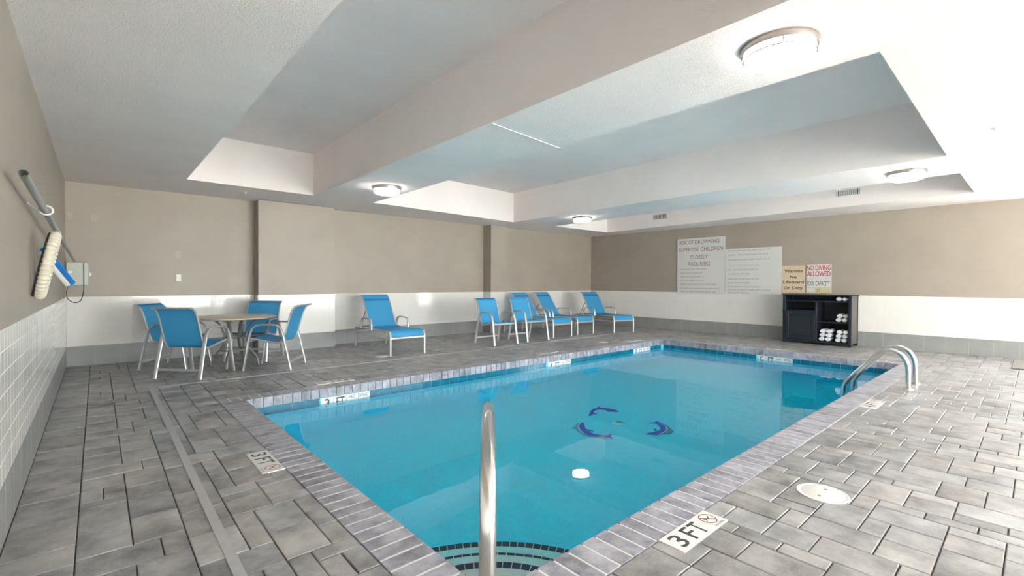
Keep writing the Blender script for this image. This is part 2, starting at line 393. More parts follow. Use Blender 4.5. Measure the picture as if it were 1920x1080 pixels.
def lay_tiles(slots, most=300):
    """the pieces that show largest as parts, the rest of each wall joined"""
    slots.sort(key=lambda s: -s[0]); rest = {}
    for k, (size, parent, me, c, rz, name) in enumerate(slots):
        if k < most and size > 0:
            o = place(me, name, parent, c); o.rotation_euler = (0, 0, rz)
        else: rest.setdefault((parent.name, name, me.materials[0].name), []).append((parent, me, c, rz))
    for (pn, name, mn), L in rest.items():
        b = MB()
        for parent, me, c, rz in L:
            b.add(xf(c, rz, [v.co for v in me.vertices]), [tuple(p.vertices) for p in me.polygons])
        b.build(name+'_field', bpy.data.materials[mn], L[0][0], kind='stuff')
WH = ZC + 0.05
def wall(name, label, box):
    b = MB(); b.box(*box); return tag(b.build(name, M['paint']), label, 'wall', None, 'structure')
wl = wall('wall_left', 'beige left wall above white tile with grey tile base', (XL-0.15, YN-0.15, -0.3, XL, YB+0.15, WH))
wb = wall('wall_back', 'long beige wall behind the loungers, white tile below', (XL, YB, -0.3, XR, YB+0.15, WH))
b = MB(); e_ = [YN-0.15] + [e for ab in WIN_END for e in ab] + [YB+0.15]
b.box(XR, YN-0.15, -0.3, XR+0.15, YB+0.15, WZ0); b.box(XR, YN-0.15, WZ1, XR+0.15, YB+0.15, WH)
for i in range(0, len(e_), 2): b.box(XR, e_[i], WZ0, XR+0.15, e_[i+1], WZ1)
wr = tag(b.build('wall_right', M['paint']), 'darker beige end wall carrying the pool signs', 'wall', None, 'structure')
P1 = (2.13, 3.47, 9.15); P2 = (7.38, 7.916, 9.13)
def pillar(name, label, x0, x1, y): return wall(name, label, (x0, y, 0, x1, YB-0.002, WH-0.06))
p1 = pillar('pillar', 'wide beige wall pillar beside the round table', P1[0], P1[1], P1[2])
p2 = pillar('pillar', 'narrow beige wall pillar behind the lounge chairs', P2[0], P2[1], P2[2])
# near wall with three window bays (behind the camera)
b = MB(); zs = WH; b.box(XL, YN-0.15, -0.3, XR, YN, WZ0); b.box(XL, YN-0.15, WZ1, XR, YN, zs)
edges = [XL] + [e for ab in WIN for e in ab] + [XR]
for i in range(0, len(edges), 2): b.box(edges[i], YN-0.15, WZ0, edges[i+1], YN, WZ1)
tag(b.build('wall_near', M['paint']), 'beige wall with three window bays facing the pool', 'wall', None, 'structure')
def window(k, a, c, rz, org, label):
    """framed pane; local X along the wall, local -Y outdoors"""
    f = MB(); t = 0.05; z0, z1 = WZ0, WZ1; L = c-a
    f.box(-L/2, -0.11, z0, -L/2+t, -0.04, z1); f.box(L/2-t, -0.11, z0, L/2, -0.04, z1)
    f.box(-L/2+t, -0.11, z0, L/2-t, -0.04, z0+t); f.box(-L/2+t, -0.11, z1-t, L/2-t, -0.04, z1)
    f.box(-0.02, -0.11, z0+t, 0.02, -0.04, z1-t)
    o = tag(f.build('window_%d' % k, M['frame'], None, False, org), label, 'window', None, 'structure'); o.rotation_euler = (0, 0, rz)
    for s_ in (-1, 1):
        g = MB(); x0, x1 = sorted((0.02*s_, (L/2-t)*s_)); g.box(x0, -0.078, z0+t, x1, -0.072, z1-t); g.build('pane', M['glass'], o)
for k, (a, c) in enumerate(WIN): window(k+1, a, c, 0, ((a+c)/2, YN, 0), ['window bay closest to the left wall', 'second window bay from the left wall', 'third window bay from the left wall'][k])
for k, (a, c) in enumerate(WIN_END): window(k+4, a, c, R(90), (XR, (a+c)/2, 0), ['glazed bay of the end wall beside the beige mat'][k])
b = MB(); b.box(-30, -60, -0.3, 60, YN-0.2, -0.06); b.box(XR+0.2, YN-0.2, -0.3, 60, 30, -0.06); tag(b.build('ground', M['grass']), 'pale paved ground outside the windows', 'ground', None, 'structure')
# tiles
white = []; grey = []
TB = 0.009
def runs(parent, a, b, rz):
    tile_run(white, parent, a, b, ZG, ZT, rz, 0.109, 7, M['tile'], 'tile', M['grout'])
    tile_run(grey, parent, a, b, 0.0, ZG, rz, 0.305, 1, M['greytile'], 'base_tile', M['greygrout'])
lslots, bslots = [], []
white = lslots; runs(wl, (XL, YN), (XL, YB), R(90))
white = bslots
runs(wb, (XL+TB, YB), (P1[0]-TB, YB), 0); runs(wb, (P1[1]+TB, YB), (P2[0]-TB, YB), 0); runs(wb, (P2[1]+TB, YB), (XR-TB, YB), 0)
runs(p1, (P1[0]-TB, P1[2]), (P1[1]+TB, P1[2]), 0); runs(p1, (P1[0], YB-TB), (P1[0], P1[2]), R(-90)); runs(p1, (P1[1], P1[2]), (P1[1], YB-TB), R(90))
runs(p2, (P2[0]-TB, P2[2]), (P2[1]+TB, P2[2]), 0); runs(p2, (P2[0], YB-TB), (P2[0], P2[2]), R(-90)); runs(p2, (P2[1], P2[2]), (P2[1], YB-TB), R(90))
white = rslots = []; runs(wr, (XR, YB-TB), (XR, -0.08), R(-90))
lay_tiles(lslots); lay_tiles(bslots); lay_tiles(rslots, 0); lay_tiles(grey)
# ceiling with three deep coffers
import bmesh
ZT2 = ZC + 0.69
COF = [[(0.96, 8.07), (2.733, 8.13), (2.66, 0.70), (0.95, 0.70)],
       [(3.787, 8.11), (7.50, 8.42), (7.19, 0.72), (3.67, 0.683)],
       [(8.78, 8.27), (10.985, 8.29), (10.38, 0.71), (8.45, 0.716)]]
bm = bmesh.new()
def loop(pts, z): 
    vs = [bm.verts.new((x, y, z)) for x, y in pts]
    return vs, [bm.edges.new((vs[i], vs[(i+1) % 4])) for i in range(4)]
ov, oe = loop([(XL-0.1, YN-0.1), (XR+0.1, YN-0.1), (XR+0.1, YB+0.1), (XL-0.1, YB+0.1)], ZC)
es = list(oe); inner = []
for q in COF:
    vs, e = loop(q, ZC); es += e; inner.append(vs)
bmesh.ops.triangle_fill(bm, use_beauty=True, use_dissolve=False, edges=es)
for vs in inner:
    top = [bm.verts.new((v.co.x, v.co.y, ZT2)) for v in vs]
    for i in range(4): bm.faces.new((vs[i], vs[(i+1) % 4], top[(i+1) % 4], top[i]))
    bm.faces.new(top)
tv = [bm.verts.new((v.co.x, v.co.y, ZT2+0.15)) for v in ov]
for i in range(4): bm.faces.new((ov[i], ov[(i+1) % 4], tv[(i+1) % 4], tv[i]))
bm.faces.new(tv)
bmesh.ops.recalc_face_normals(bm, faces=bm.faces)
me = bpy.data.meshes.new('ceiling'); bm.to_mesh(me); bm.free(); me.materials.append(M['ceiling'])
ce = tag(place(me, 'ceiling'), 'white textured ceiling with three deep coffers', 'ceiling', None, 'structure')
b = MB(); p, q = Vector((2.70, 3.34)), Vector((3.74, 3.46)); n_ = Vector((-(q-p).y, (q-p).x)).normalized()*0.011
b.prism([tuple(p-n_), tuple(q-n_), tuple(q+n_), tuple(p+n_)], ZC-0.004, ZC+0.001)
b.build('joint_strip', M['ceiling'], ce)
# ------------------------------------------------------------------ deck: sand bed, pavers, drain
OX0, OX1, OY0, OY1 = PX0-CW, PX1+CW, PY0-CW, PY1+CW
b = MB()
for x0, y0, x1, y1 in ((XL, YN, OX0+0.02, YB), (OX1-0.02, YN, XR, YB), (OX0+0.02, YN, OX1-0.02, OY0+0.02), (OX0+0.02, OY1-0.02, OX1-0.02, YB)): b.box(x0, y0, -0.25, x1, y1, -0.010)
floor = tag(b.build('floor', M['sand']), 'grey concrete paver deck around the pool', 'floor', None, 'structure')
def gx(i): return OX0+i*0.1028 if i <= 0 else (OX0+i*(OX1-OX0)/85 if i <= 85 else OX1+(i-85)*0.1028)
def gy(j): return OY0+j*0.1028 if j <= 0 else (OY0+j*(OY1-OY0)/45 if j <= 45 else OY1+(j-45)*0.1028)
I0, I1, J0, J1 = -10, 105, -65, 80
busy = set((i, j) for i in range(0, 85) for j in range(0, 45))
rng = random.Random(21); pieces = []
SH = [(3, 2), (2, 3), (2, 2), (2, 1), (1, 2), (1, 1)]; WT = [30, 30, 22, 10, 10, 0.2]
for j in range(J0, J1):
    for i in range(I0, I1):
        if (i, j) in busy: continue
        order = sorted(SH, key=lambda s: -rng.random()**(1.0/WT[SH.index(s)]))
        for a, c in order:
            cells = [(i+u, j+v) for u in range(a) for v in range(c)]
            if i+a <= I1 and j+c <= J1 and not any(k in busy for k in cells):
                busy.update(cells); pieces.append((gx(i), gy(j), gx(i+a), min(gy(j+c), YB))); break
y = YN
while y < YB-0.02:                                  # border course along the left wall
    l_ = min(rng.choice((0.206, 0.309, 0.309, 0.36)), YB-y); pieces.append((XL+0.006, y, gx(-10), y+l_)); y += l_
x_end = XR-0.004; meas = []
for (x0, y0, x1, y1) in pieces:
    x1 = min(x1, x_end); c = ((x0+x1)/2, (y0+y1)/2, 0); q = px(c)
    s = (x1-x0)*(y1-y0)/q[2]**3 if q and seen(c, 40) else 0
    meas.append((s, x0, y0, x1, y1))
meas.sort(key=lambda t: -t[0])
shared = {}; rest = MB(); G = 0.0028
for k, (s, x0, y0, x1, y1) in enumerate(meas):
    dz = rng.uniform(-0.0015, 0.001)
    if k < 300 and s > 0:
        key = (round(x1-x0, 3), round(y1-y0, 3))
        if key not in shared:
            bb = MB(); bb.slab(-key[0]/2+G, -key[1]/2+G, key[0]/2-G, key[1]/2-G, -0.05, 0.0, 0.0038); shared[key] = bb.mesh('paver', M['paver'])
        place(shared[key], 'paver', floor, ((x0+x1)/2, (y0+y1)/2, dz))
    else: rest.slab(x0+G, y0+G, x1-G, y1-G, -0.05, dz, 0.0038, rng.random())
rest.build('paver_field', M['paver'], floor, kind='stuff')
b = MB(); zd = 0.004
b.prism([(0.400, YN+0.02), (0.440, YN+0.02), (0.497, 6.93), (0.450, 6.97)], -0.02, zd)
b.prism([(0.497, 6.93), (10.1, 6.98), (10.1, 7.015), (0.450, 6.97)], -0.02, zd)
tag(b.build('deck_drain', M['drain']), 'narrow grey drain strip bending round the pool deck', 'drain')
# ------------------------------------------------------------------ pool
def zf(x): return -1.10-0.045*(x-1.2)
pts = [(PX0, PY0), (PX1, PY0), (PX1, PY1), (PX0, PY1)]
b = MB(); vs = [(x, y, -0.10) for x, y in pts] + [(x, y, zf(x)) for x, y in pts]
b.add(vs, [(4, 5, 6, 7)] + [(i, (i+1) % 4, 4+(i+1) % 4, 4+i) for i in range(4)])
o_ = 0.12; ex = [(PX0-o_, PY0-o_), (PX1+o_, PY0-o_), (PX1+o_, PY1+o_), (PX0-o_, PY1+o_)]
b.add([(x, y, -0.112) for x, y in ex] + [(x, y, -1.9) for x, y in ex] + [(x, y, -0.112) for x, y in pts],
      [(7, 6, 5, 4)] + [(i, 4+i, 4+(i+1) % 4, (i+1) % 4) for i in range(4)] + [(i, (i+1) % 4, 8+(i+1) % 4, 8+i) for i in range(4)])
pool = tag(b.build('pool_basin', M['plaster']), 'rectangular swimming pool with brick coping and pale plaster', 'pool', None, 'structure')
b = MB(); e = 0.007
for x0, y0, x1, y1 in ((OX0, OY0, OX1, PY0-e), (OX0, PY1+e, OX1, OY1), (OX0, PY0-e, PX0-e, PY1+e), (PX1+e, PY0-e, OX1, PY1+e)): b.box(x0+0.004*(x0 == OX0), y0+0.004*(y0 == OY0), -0.110, x1-0.004*(x1 == OX1), y1-0.004*(y1 == OY1), -0.0012)
b.build('mortar', M['mortar'], pool)
def brick_mesh(sx, sy): bb = MB(); bb.cbox(-sx/2, -sy/2, -0.110, sx/2, sy/2, 0.0, 0.0035); return bb.mesh('brick', M['brick'])
nx = round((OX1-OX0)/0.1); wx = (OX1-OX0)/nx; ny = round((PY1-PY0)/0.1); wy = (PY1-PY0)/ny
bmx = brick_mesh(wx-0.007, CW+0.006); bmy = brick_mesh(CW+0.006, wy-0.007)
for i in range(nx):
    for yc in (OY0+CW/2, OY1-CW/2): place(bmx, 'brick', pool, (OX0+wx*(i+0.5), yc + (0.004 if yc < 3 else -0.004), 0))
for j in range(ny):
    for xc in (OX0+CW/2, OX1-CW/2): place(bmy, 'brick', pool, (xc + (0.004 if xc < 3 else -0.004), PY0+wy*(j+0.5), 0))
WMARK = {'back': [(1.96, 2.57), (5.79, 6.39), (8.36, 8.98)], 'far': [(2.98, 3.59)]}
tw = 0.152; wm = tile_mesh('waterline_tile', tw-0.004, 0.156, 0.004, M['waterline'])
def clear(side, t): return not any(a-0.03 < t < c+0.03 for a, c in WMARK.get(side, []))
def wtile(p, rz): o = place(wm, 'waterline_tile', pool, p); o.rotation_euler = (0, 0, rz)
k = int((PX1-PX0)/tw)
for i in range(k):
    x = PX0+tw*(i+0.6)
    if clear('back', x): wtile((x, PY1, -0.188), 0)
    wtile((x, PY0, -0.188), R(180))
k = int((PY1-PY0)/tw)
for i in range(k):
    y = PY0+tw*(i+0.7)
    if clear('far', y): wtile((PX1, y, -0.188), R(-90))
    wtile((PX0, y, -0.188), R(90))
# round corner steps with navy tile noses
for zt_, r0, r1, nt_ in ((-0.85, 1.295, 1.247, 38), (-0.60, 0.965, 0.946, 28), (-0.36, 0.675, 0.627, 20)):
    b = MB(); arc = [(PX0+r0*math.cos(R(90)*k/24), PY0+r0*math.sin(R(90)*k/24)) for k in range(25)]
    b.prism([(PX0-0.002, PY0-0.002)] + [(arc[0][0], PY0-0.002)] + arc[1:-1] + [(PX0-0.002, arc[-1][1])], -1.25, zt_)
    st = b.build('step', M['stepplaster'], pool)
    for k in range(nt_):
        a0, a1 = R(90)*(k+0.05)/nt_, R(90)*(k+0.95)/nt_
        t = MB(); t.prism([(PX0+r*math.cos(a), PY0+r*math.sin(a)) for r, a in ((r1, a0), (r0+0.002, a0), (r0+0.002, a1), (r1, a1))], zt_-0.004, zt_+0.003)
        t.build('step_tile', M['navytile'], st)
# water
b = MB(); b.box(PX0-0.02, PY0-0.02, -1.8, PX1+0.02, PY1+0.02, WZ)
tag(b.build('pool_water', M['water']), 'clear turquoise water filling the swimming pool', 'water', None, 'stuff')
# mosaic dolphins and fish on the pool floor
def floor_poly(name, mat, polys, parent=None, dz=0.004):
    b = MB()
    for k in polys:
        pl = POLY[k]; n = len(pl)
        b.add([(x, y, zf(x)+dz) for x, y in pl] + [(x, y, zf(x)-0.002) for x, y in pl], [tuple(range(n))] + [(i, (i+1) % n, n+(i+1) % n, n+i) for i in range(n)])
    me = b.mesh(name, mat)
    bm = bmesh.new(); bm.from_mesh(me); bmesh.ops.triangulate(bm, faces=[f for f in bm.faces if len(f.verts) > 4]); bm.to_mesh(me); bm.free()
    return place(me, name, parent)
def white_line(parent, pts):
    P = [Vector((x, y, zf(x)+0.006)) for x, y in pts]; b = MB(); b.tube(P, 0.007, 0.003, 6); b.build('highlight', M['dolphinwhite'], parent)
d = floor_poly('dolphin_mosaic', M['dolphin'], ['A', 'Afin'], None, 0.007); tag(d, 'blue dolphin mosaic curving at the table side of the ring', 'mosaic', 'dolphins on the pool floor'); floor_poly('shade', M['dolphinshade'], ['Ash'], d, 0.004)
white_line(d, [(4.553, 3.835), (4.437, 3.765), (4.352, 3.668), (4.30, 3.565)])
d = floor_poly('dolphin_mosaic', M['dolphin'], ['B', 'Bfin'], None, 0.007); tag(d, 'dark blue dolphin mosaic arched on the back wall side', 'mosaic', 'dolphins on the pool floor')
white_line(d, [(5.0, 3.975), (5.09, 4.015), (5.18, 4.005)])
d = floor_poly('dolphin_mosaic', M['dolphin'], ['C', 'Cfin'], None, 0.007); tag(d, 'blue dolphin mosaic bent sharply on the ladder side', 'mosaic', 'dolphins on the pool floor'); floor_poly('shade', M['dolphinshade'], ['Csh'], d, 0.004)
white_line(d, [(5.235, 3.045), (5.165, 2.985), (5.05, 2.965), (4.95, 2.97)])
d = floor_poly('fish_mosaic', M['dolphinwhite'], ['Fa'], None, 0.005); tag(d, 'small white and teal fish mosaic between the dolphins', 'mosaic'); floor_poly('back', M['fishteal'], ['Fb'], d, 0.006)
# ------------------------------------------------------------------ markers
def ring_sym(b, u, v, r, at, w_=0.0055):
    n = 28; vs = []; fs = []
    for k in range(n):
        a = 2*math.pi*k/n; vs += [at(u+(r-w_)*math.cos(a), v+(r-w_)*math.sin(a)), at(u+r*math.cos(a), v+r*math.sin(a))]
    for k in range(n): j = (k+1) % n; fs.append((2*k, 2*k+1, 2*j+1, 2*j))
    b.add(vs, fs); c = r*0.68
    b.add([at(u-c-0.003, v+c-0.003), at(u-c+0.003, v+c+0.003), at(u+c+0.003, v-c+0.003), at(u+c-0.003, v-c-0.003)], [(0, 1, 2, 3)])
def bar(b, p, q, w_, at):
    d = Vector((q[0]-p[0], q[1]-p[1])); n = Vector((-d.y, d.x)).normalized()*w_/2
    b.add([at(p[0]-n.x, p[1]-n.y), at(q[0]-n.x, q[1]-n.y), at(q[0]+n.x, q[1]+n.y), at(p[0]+n.x, p[1]+n.y)], [(0, 1, 2, 3)])
def deck_marker(depth, org, ud, vd, label, L=0.457, H=0.138):
    """flat ceramic depth marker; u runs along the reading direction, v towards the pool"""
    O = Vector(org); U = Vector(ud); V = Vector(vd); zt_ = 0.0035
    def at_(z): return lambda u, v: (O.x+U.x*u+V.x*v, O.y+U.y*u+V.y*v, z)
    b = MB(); a = at_(zt_); c = at_(-0.02); rim = [(0, 0), (L, 0), (L, H), (0, H)]
    b.add([a(*p) for p in rim] + [c(*p) for p in rim], [(0, 1, 2, 3), (0, 4, 5, 1), (1, 5, 6, 2), (2, 6, 7, 3), (3, 7, 4, 0)])
    o = tag(b.build('depth_marker', M['marker']), label, 'marker', 'depth markers set in the deck')
    t = MB(); a = at_(zt_+0.0008)
    add_text(t, depth, 0.035, 0.018, 0.105, 0.120, a, 0.012); add_text(t, 'F', 0.150, 0.018, 0.212, 0.120, a, 0.012); add_text(t, 'T', 0.222, 0.018, 0.292, 0.120, a, 0.012)
    t.build('lettering', M['inkblack'], o, kind='stuff')
    s = MB(); ring_sym(s, 0.385, 0.078, 0.048, a); s.build('no_diving_ring', M['inkpink'], o)
    s = MB(); a2 = at_(zt_+0.0014); bar(s, (0.358, 0.085), (0.385, 0.075), 0.006, a2); bar(s, (0.385, 0.075), (0.410, 0.092), 0.005, a2); bar(s, (0.372, 0.082), (0.352, 0.062), 0.004, a2)
    add_text(s, 'NO DIVING', 0.345, 0.008, 0.430, 0.021, a2, 0.004); s.build('diver_figure', M['inkblack'], o, kind='stuff')
deck_marker('3', (2.05, 1.088, 0), (1, 0), (0, 1), 'white 3 FT no diving marker beside the round white lid')
deck_marker('4', (5.865, 1.088, 0), (1, 0), (0, 1), 'white depth marker set before the steel pool ladder')
deck_marker('3', (0.805, 3.82, 0), (0, -1), (1, 0), 'white 3 FT no diving marker between drain strip and coping')
deck_marker('3', (2.47, 5.972, 0), (-1, 0), (0, -1), 'white deck marker across the pool edge near the round table')
deck_marker('4', (6.30, 5.972, 0), (-1, 0), (0, -1), 'white deck marker in front of the two upright lounge chairs')
deck_marker('5', (8.98, 5.972, 0), (-1, 0), (0, -1), 'white deck marker near the far pool corner by the loungers')
deck_marker('5', (9.862, 3.07, 0), (0, 1), (-1, 0), 'white deck marker in front of the dark towel cabinet')
def wall_marker(depth, a, c, side, label):
    th = 0.005; n = 4; w_ = (c-a)/n
    root = thing('waterline_marker', label, 'marker', ((a+c)/2, PY1, 0) if side == 'back' else (PX1, (a+c)/2, 0), 0 if side == 'back' else R(-90), 'depth markers on the waterline')
    me = tile_mesh('tile', w_-0.004, 0.150, th, M['marker'])
    for k in range(n): place(me, 'tile', root, ((k-1.5)*w_, 0, -0.188))
    at = lambda u, v: (u-(c-a)/2, -th-0.001, v)
    t = MB(); add_text(t, depth, 0.045, -0.245, 0.105, -0.125, at, 0.012); add_text(t, 'FT', 0.185, -0.245, 0.285, -0.125, at, 0.012)
    add_text(t, 'NO', 0.34, -0.165, 0.42, -0.125, at, 0.006); add_text(t, 'DIVING', 0.46, -0.165, 0.58, -0.125, at, 0.006); t.build('lettering', M['inkblack'], root, kind='stuff')
wall_marker('3', 1.96, 2.57, 'back', 'white waterline depth tiles under the table end of the deck')
wall_marker('4', 5.79, 6.39, 'back', 'white waterline depth tiles below the two lounge chairs')
wall_marker('5', 8.36, 8.98, 'back', 'white waterline depth tiles close to the far pool corner')
wall_marker('5', 2.98, 3.59, 'far', 'white waterline depth tiles below the dark towel cabinet')
# lids in the deck
def lid(x, y, r, label):
    b = MB(); b.lathe([(0, 0.005), (r*0.80, 0.005), (r*0.82, 0.0035), (r*0.86, 0.0035), (r*0.88, 0.005), (r*0.98, 0.004), (r, -0.02)], 40)
    o = tag(b.build('skimmer_lid', M['lid'], None, True, (x, y, 0)), label, 'lid', 'round lids in the deck')
    h = MB(); h.lathe([(0, 0.0058), (r*0.07, 0.0058), (r*0.07, 0.004)], 12, r*0.45, 0); h.build('finger_hole', M['nickel'], o); h = MB(); h.lathe([(0, 0.0058), (r*0.07, 0.0058), (r*0.07, 0.004)], 12, -r*0.45, 0); h.build('finger_hole', M['nickel'], o)
lid(3.26, 0.856, 0.137, 'large round white lid in the deck beyond the 3 FT marker')
lid(3.62, 7.40, 0.105, 'small round pale lid beside the front leg of the lone lounger')
lid(8.08, 6.17, 0.10, 'small round pale lid in the deck near the paired loungers')
b = MB(); b.cbox(10.22, -0.9, 0.0, 11.45, 0.28, 0.022, 0.006); tag(b.build('floor_mat', M['mat']), 'beige mat on the deck near the end wall base', 'mat')
# ================================================================== FURNITURE
# patio chair, forward = +Y, origin on the floor at the centre of the feet
def make_chair(name, label, loc, rz, group):
    t = thing(name, label, 'chair', loc, rz, group)
    for s in (-1, 1):
        X = 0.300*s
        rear = smooth_path([(X*1.03, -0.315, 0.0), (X*1.01, -0.245, 0.33), (X, -0.195, 0.53), (X*0.99, -0.155, 0.605)], 5)
        arm = smooth_path([(X*0.99, -0.155, 0.605), (X*0.99, -0.095, 0.640), (X*0.99, 0.05, 0.648), (X*0.99, 0.165, 0.635), (X*0.99, 0.225, 0.590)], 6)
        front = smooth_path([(X*0.99, 0.225, 0.590), (X, 0.260, 0.47), (X*1.01, 0.295, 0.25), (X*1.03, 0.335, 0.0)], 5)
        for nm, pth in (('leg', rear), ('leg', front), ('armrest', arm)):
            b = MB(); b.tube(pth, 0.028 if nm == 'leg' else 0.024, 0.013, 10, (1, 0, 0)); b.build(nm, M['alu'], t, True)
        rail = smooth_path([(0.262*s, y, z) for y, z in SEAT], 5)
        b = MB(); b.tube(rail, 0.013, 0.013, 8, (1, 0, 0)); b.build('side_rail', M['alu'], t, True)
    b = MB(); b.tube([(-0.30, 0.265, 0.415), (0.30, 0.265, 0.415)], 0.014, 0.017, 8); b.build('front_bar', M['alu'], t, True)
    b = MB(); b.tube([(-0.302, -0.285, 0.115), (0.302, -0.285, 0.115)], 0.012, 0.018, 8); b.build('rear_stretcher', M['alu'], t, True)
    b = MB(); b.tube([(-0.262, SEAT[-1][0], SEAT[-1][1]), (0.262, SEAT[-1][0], SEAT[-1][1])], 0.012, n=8); b.build('top_bar', M['alu'], t, True)
    pth = [(p.y, p.z+0.004) for p in smooth_path([(0, y, z) for y, z in SEAT], 5)]
    k = 5*5
    b = MB(); b.ribbon(pth[:k+1], -0.256, 0.256); b.build('seat', M['sling'], t, True)
    b = MB(); b.ribbon(pth[k:], -0.256, 0.256); bk = b.build('backrest', M['sling'], t, True)
    b = MB(); b.ribbon([(y-0.001, z) for y, z in pth[-9:-6]], -0.256, 0.256, 0.009); b.build('seam', M['seam'], bk, True)
    return t
SEAT = [(0.285, 0.430), (0.235, 0.448), (0.12, 0.425), (-0.02, 0.395), (-0.115, 0.385), (-0.165, 0.410), (-0.205, 0.50), (-0.245, 0.64), (-0.285, 0.78), (-0.330, 0.875), (-0.385, 0.915), (-0.405, 0.918)]
def heading(dx, dy): return math.atan2(dy, dx) - math.pi/2
TG = 'blue patio chairs'
chair = make_chair('patio_chair', 'blue sling chair at the round table, its back turned squarely to the pool', (0.985, 7.56, 0), heading(0.475, 0.46), TG)
copy_tree(chair, (0.875, 8.50, 0), heading(0.79, -0.61), 'blue sling chair at the round table on its tiled left wall side')
copy_tree(chair, (1.935, 8.52, 0), heading(-0.60, -0.78), 'blue sling chair behind the round table in front of the wide pillar')
copy_tree(chair, (1.99, 7.50, 0), heading(-0.81, 0.585), 'blue sling chair at the round table seen from its side, nearest the lone lounger')
copy_tree(chair, (6.21, 7.50, 0), heading(0.0, -1.0), 'upright blue sling chair standing before the narrow pillar, first of the two')
copy_tree(chair, (7.14, 7.51, 0), heading(-0.03, -1.0), 'upright blue sling chair standing close in front of a lounger backrest')
# round table
t = thing('round_table', 'round beige patio table with curved taupe legs among four chairs', 'table', (1.55, 8.02, 0))
b = MB(); b.lathe([(0, 0.712), (0.53, 0.712), (0.555, 0.717), (0.562, 0.726), (0.558, 0.736), (0.54, 0.742), (0, 0.742)], 48); b.build('tabletop', M['tabletop'], t, True)
for k in range(4):
    a = R(45+90*k+14); c, s = math.cos(a), math.sin(a)
    prof = [(0.40, 0.700), (0.30, 0.690), (0.215, 0.62), (0.165, 0.50), (0.150, 0.40), (0.175, 0.29), (0.245, 0.20), (0.305, 0.12), (0.325, 0.05), (0.33, 0.0)]
    b = MB(); b.tube(smooth_path([(r*c, r*s, z) for r, z in prof], 5), 0.024, 0.013, 10, (-s, c, 0)); b.build('leg', M['darkalu'], t, True)
for r, z in ((0.150, 0.43), (0.20, 0.245)):
    b = MB(); n = 32; b.tube([(r*math.cos(2*math.pi*k/n), r*math.sin(2*math.pi*k/n), z) for k in range(n+1)], 0.010, n=8, cap=False); b.build('ring', M['darkalu'], t, True)
# lounge chair, forward (foot end) = +Y, origin on the floor between the front legs
def make_lounger(name, label, loc, rz, group):
    t = thing(name, label, 'lounge chair', loc, rz, group); W = 0.318
    for s in (-1, 1):
        X = W*s
        b = MB(); b.tube(smooth_path([(X, 0, 0), (X, 0, 0.18), (X, -0.004, 0.33), (X, -0.035, 0.395)], 4), 0.022, 0.016, 10, (1, 0, 0)); b.build('leg', M['alu'], t, True)
        b = MB(); b.tube(smooth_path([(X, -1.70, 0), (X, -1.665, 0.20), (X, -1.645, 0.34), (X, -1.615, 0.375)], 4), 0.022, 0.016, 10, (1, 0, 0)); b.build('leg', M['alu'], t, True)
        b = MB(); b.tube(smooth_path([(X, -0.035, 0.395), (X, -0.09, 0.413), (X, -0.8, 0.40), (X, -1.56, 0.385), (X, -1.615, 0.375)], 5), 0.018, 0.016, 10, (1, 0, 0)); b.build('side_rail', M['alu'], t, True)
        b = MB(); b.tube([(X, -0.01, 0.285), (X, -1.65, 0.265)], 0.012, 0.014, 8, (1, 0, 0)); b.build('lower_rail', M['alu'], t, True)
        Y_ = X + 0.040*s
        b = MB(); b.tube(smooth_path([(Y_, -0.74, 0.39), (Y_, -0.748, 0.50), (Y_, -0.785, 0.565), (Y_, -0.86, 0.585), (Y_, -1.10, 0.588), (Y_, -1.20, 0.565), (Y_, -1.245, 0.50), (Y_, -1.26, 0.385)], 5), 0.024, 0.013, 10, (1, 0, 0)); b.build('armrest', M['alu'], t, True)
        b = MB(); b.tube(smooth_path([(0.262*s, y, z) for y, z in LBACK], 5), 0.013, n=8, side=(1, 0, 0)); b.build('back_rail', M['alu'], t, True)
    b = MB(); b.tube([(-W, 0.0, 0.300), (W, 0.0, 0.300)], 0.014, 0.02, 8); b.build('front_bar', M['alu'], t, True)
    b = MB(); b.tube([(-W, -1.648, 0.30), (W, -1.648, 0.30)], 0.012, 0.016, 8); b.build('rear_bar', M['alu'], t, True)
    b = MB(); b.tube([(-0.262, LBACK[-1][0], LBACK[-1][1]), (0.262, LBACK[-1][0], LBACK[-1][1])], 0.012, n=8); b.build('top_bar', M['alu'], t, True)
    b = MB()
    for s in (-1, 1): b.tube([(0.25*s, -1.32, 0.72), (0.25*s, -1.55, 0.40)], 0.009, n=8)
    b.tube([(-W, -1.55, 0.392), (W, -1.55, 0.392)], 0.011, n=8); b.build('back_support', M['darkalu'], t, True)
    sp = [(p.y, p.z) for p in smooth_path([(0, y, z) for y, z in ((-0.012, 0.318), (-0.010, 0.360), (-0.035, 0.405), (-0.11, 0.432), (-0.35, 0.425), (-0.75, 0.408), (-1.06, 0.420))], 5)]
    b = MB(); b.ribbon(sp, -0.298, 0.298); b.build('seat', M['sling'], t, True)
    bp = [(p.y, p.z+0.004) for p in smooth_path([(0, y, z) for y, z in LBACK], 5)]
    b = MB(); b.ribbon(bp, -0.256, 0.256); bk = b.build('backrest', M['sling'], t, True)
    b = MB(); b.ribbon([(y+0.001, z) for y, z in bp[-12:-9]], -0.256, 0.256, 0.010); b.build('seam', M['seam'], bk, True)
    return t
LBACK = [(-1.05, 0.420), (-1.09, 0.455), (-1.18, 0.585), (-1.31, 0.775), (-1.41, 0.910), (-1.475, 0.975), (-1.535, 1.002)]
LG = 'blue lounge chairs'
lg = make_lounger('lounge_chair', 'lone blue sling lounger between the two pillars, raised back to the wall', (4.03, 7.265, 0), R(180-3.5), LG)
copy_tree(lg, (8.10, 7.36, 0), R(180+1), 'blue sling lounger half hidden behind the upright chair')
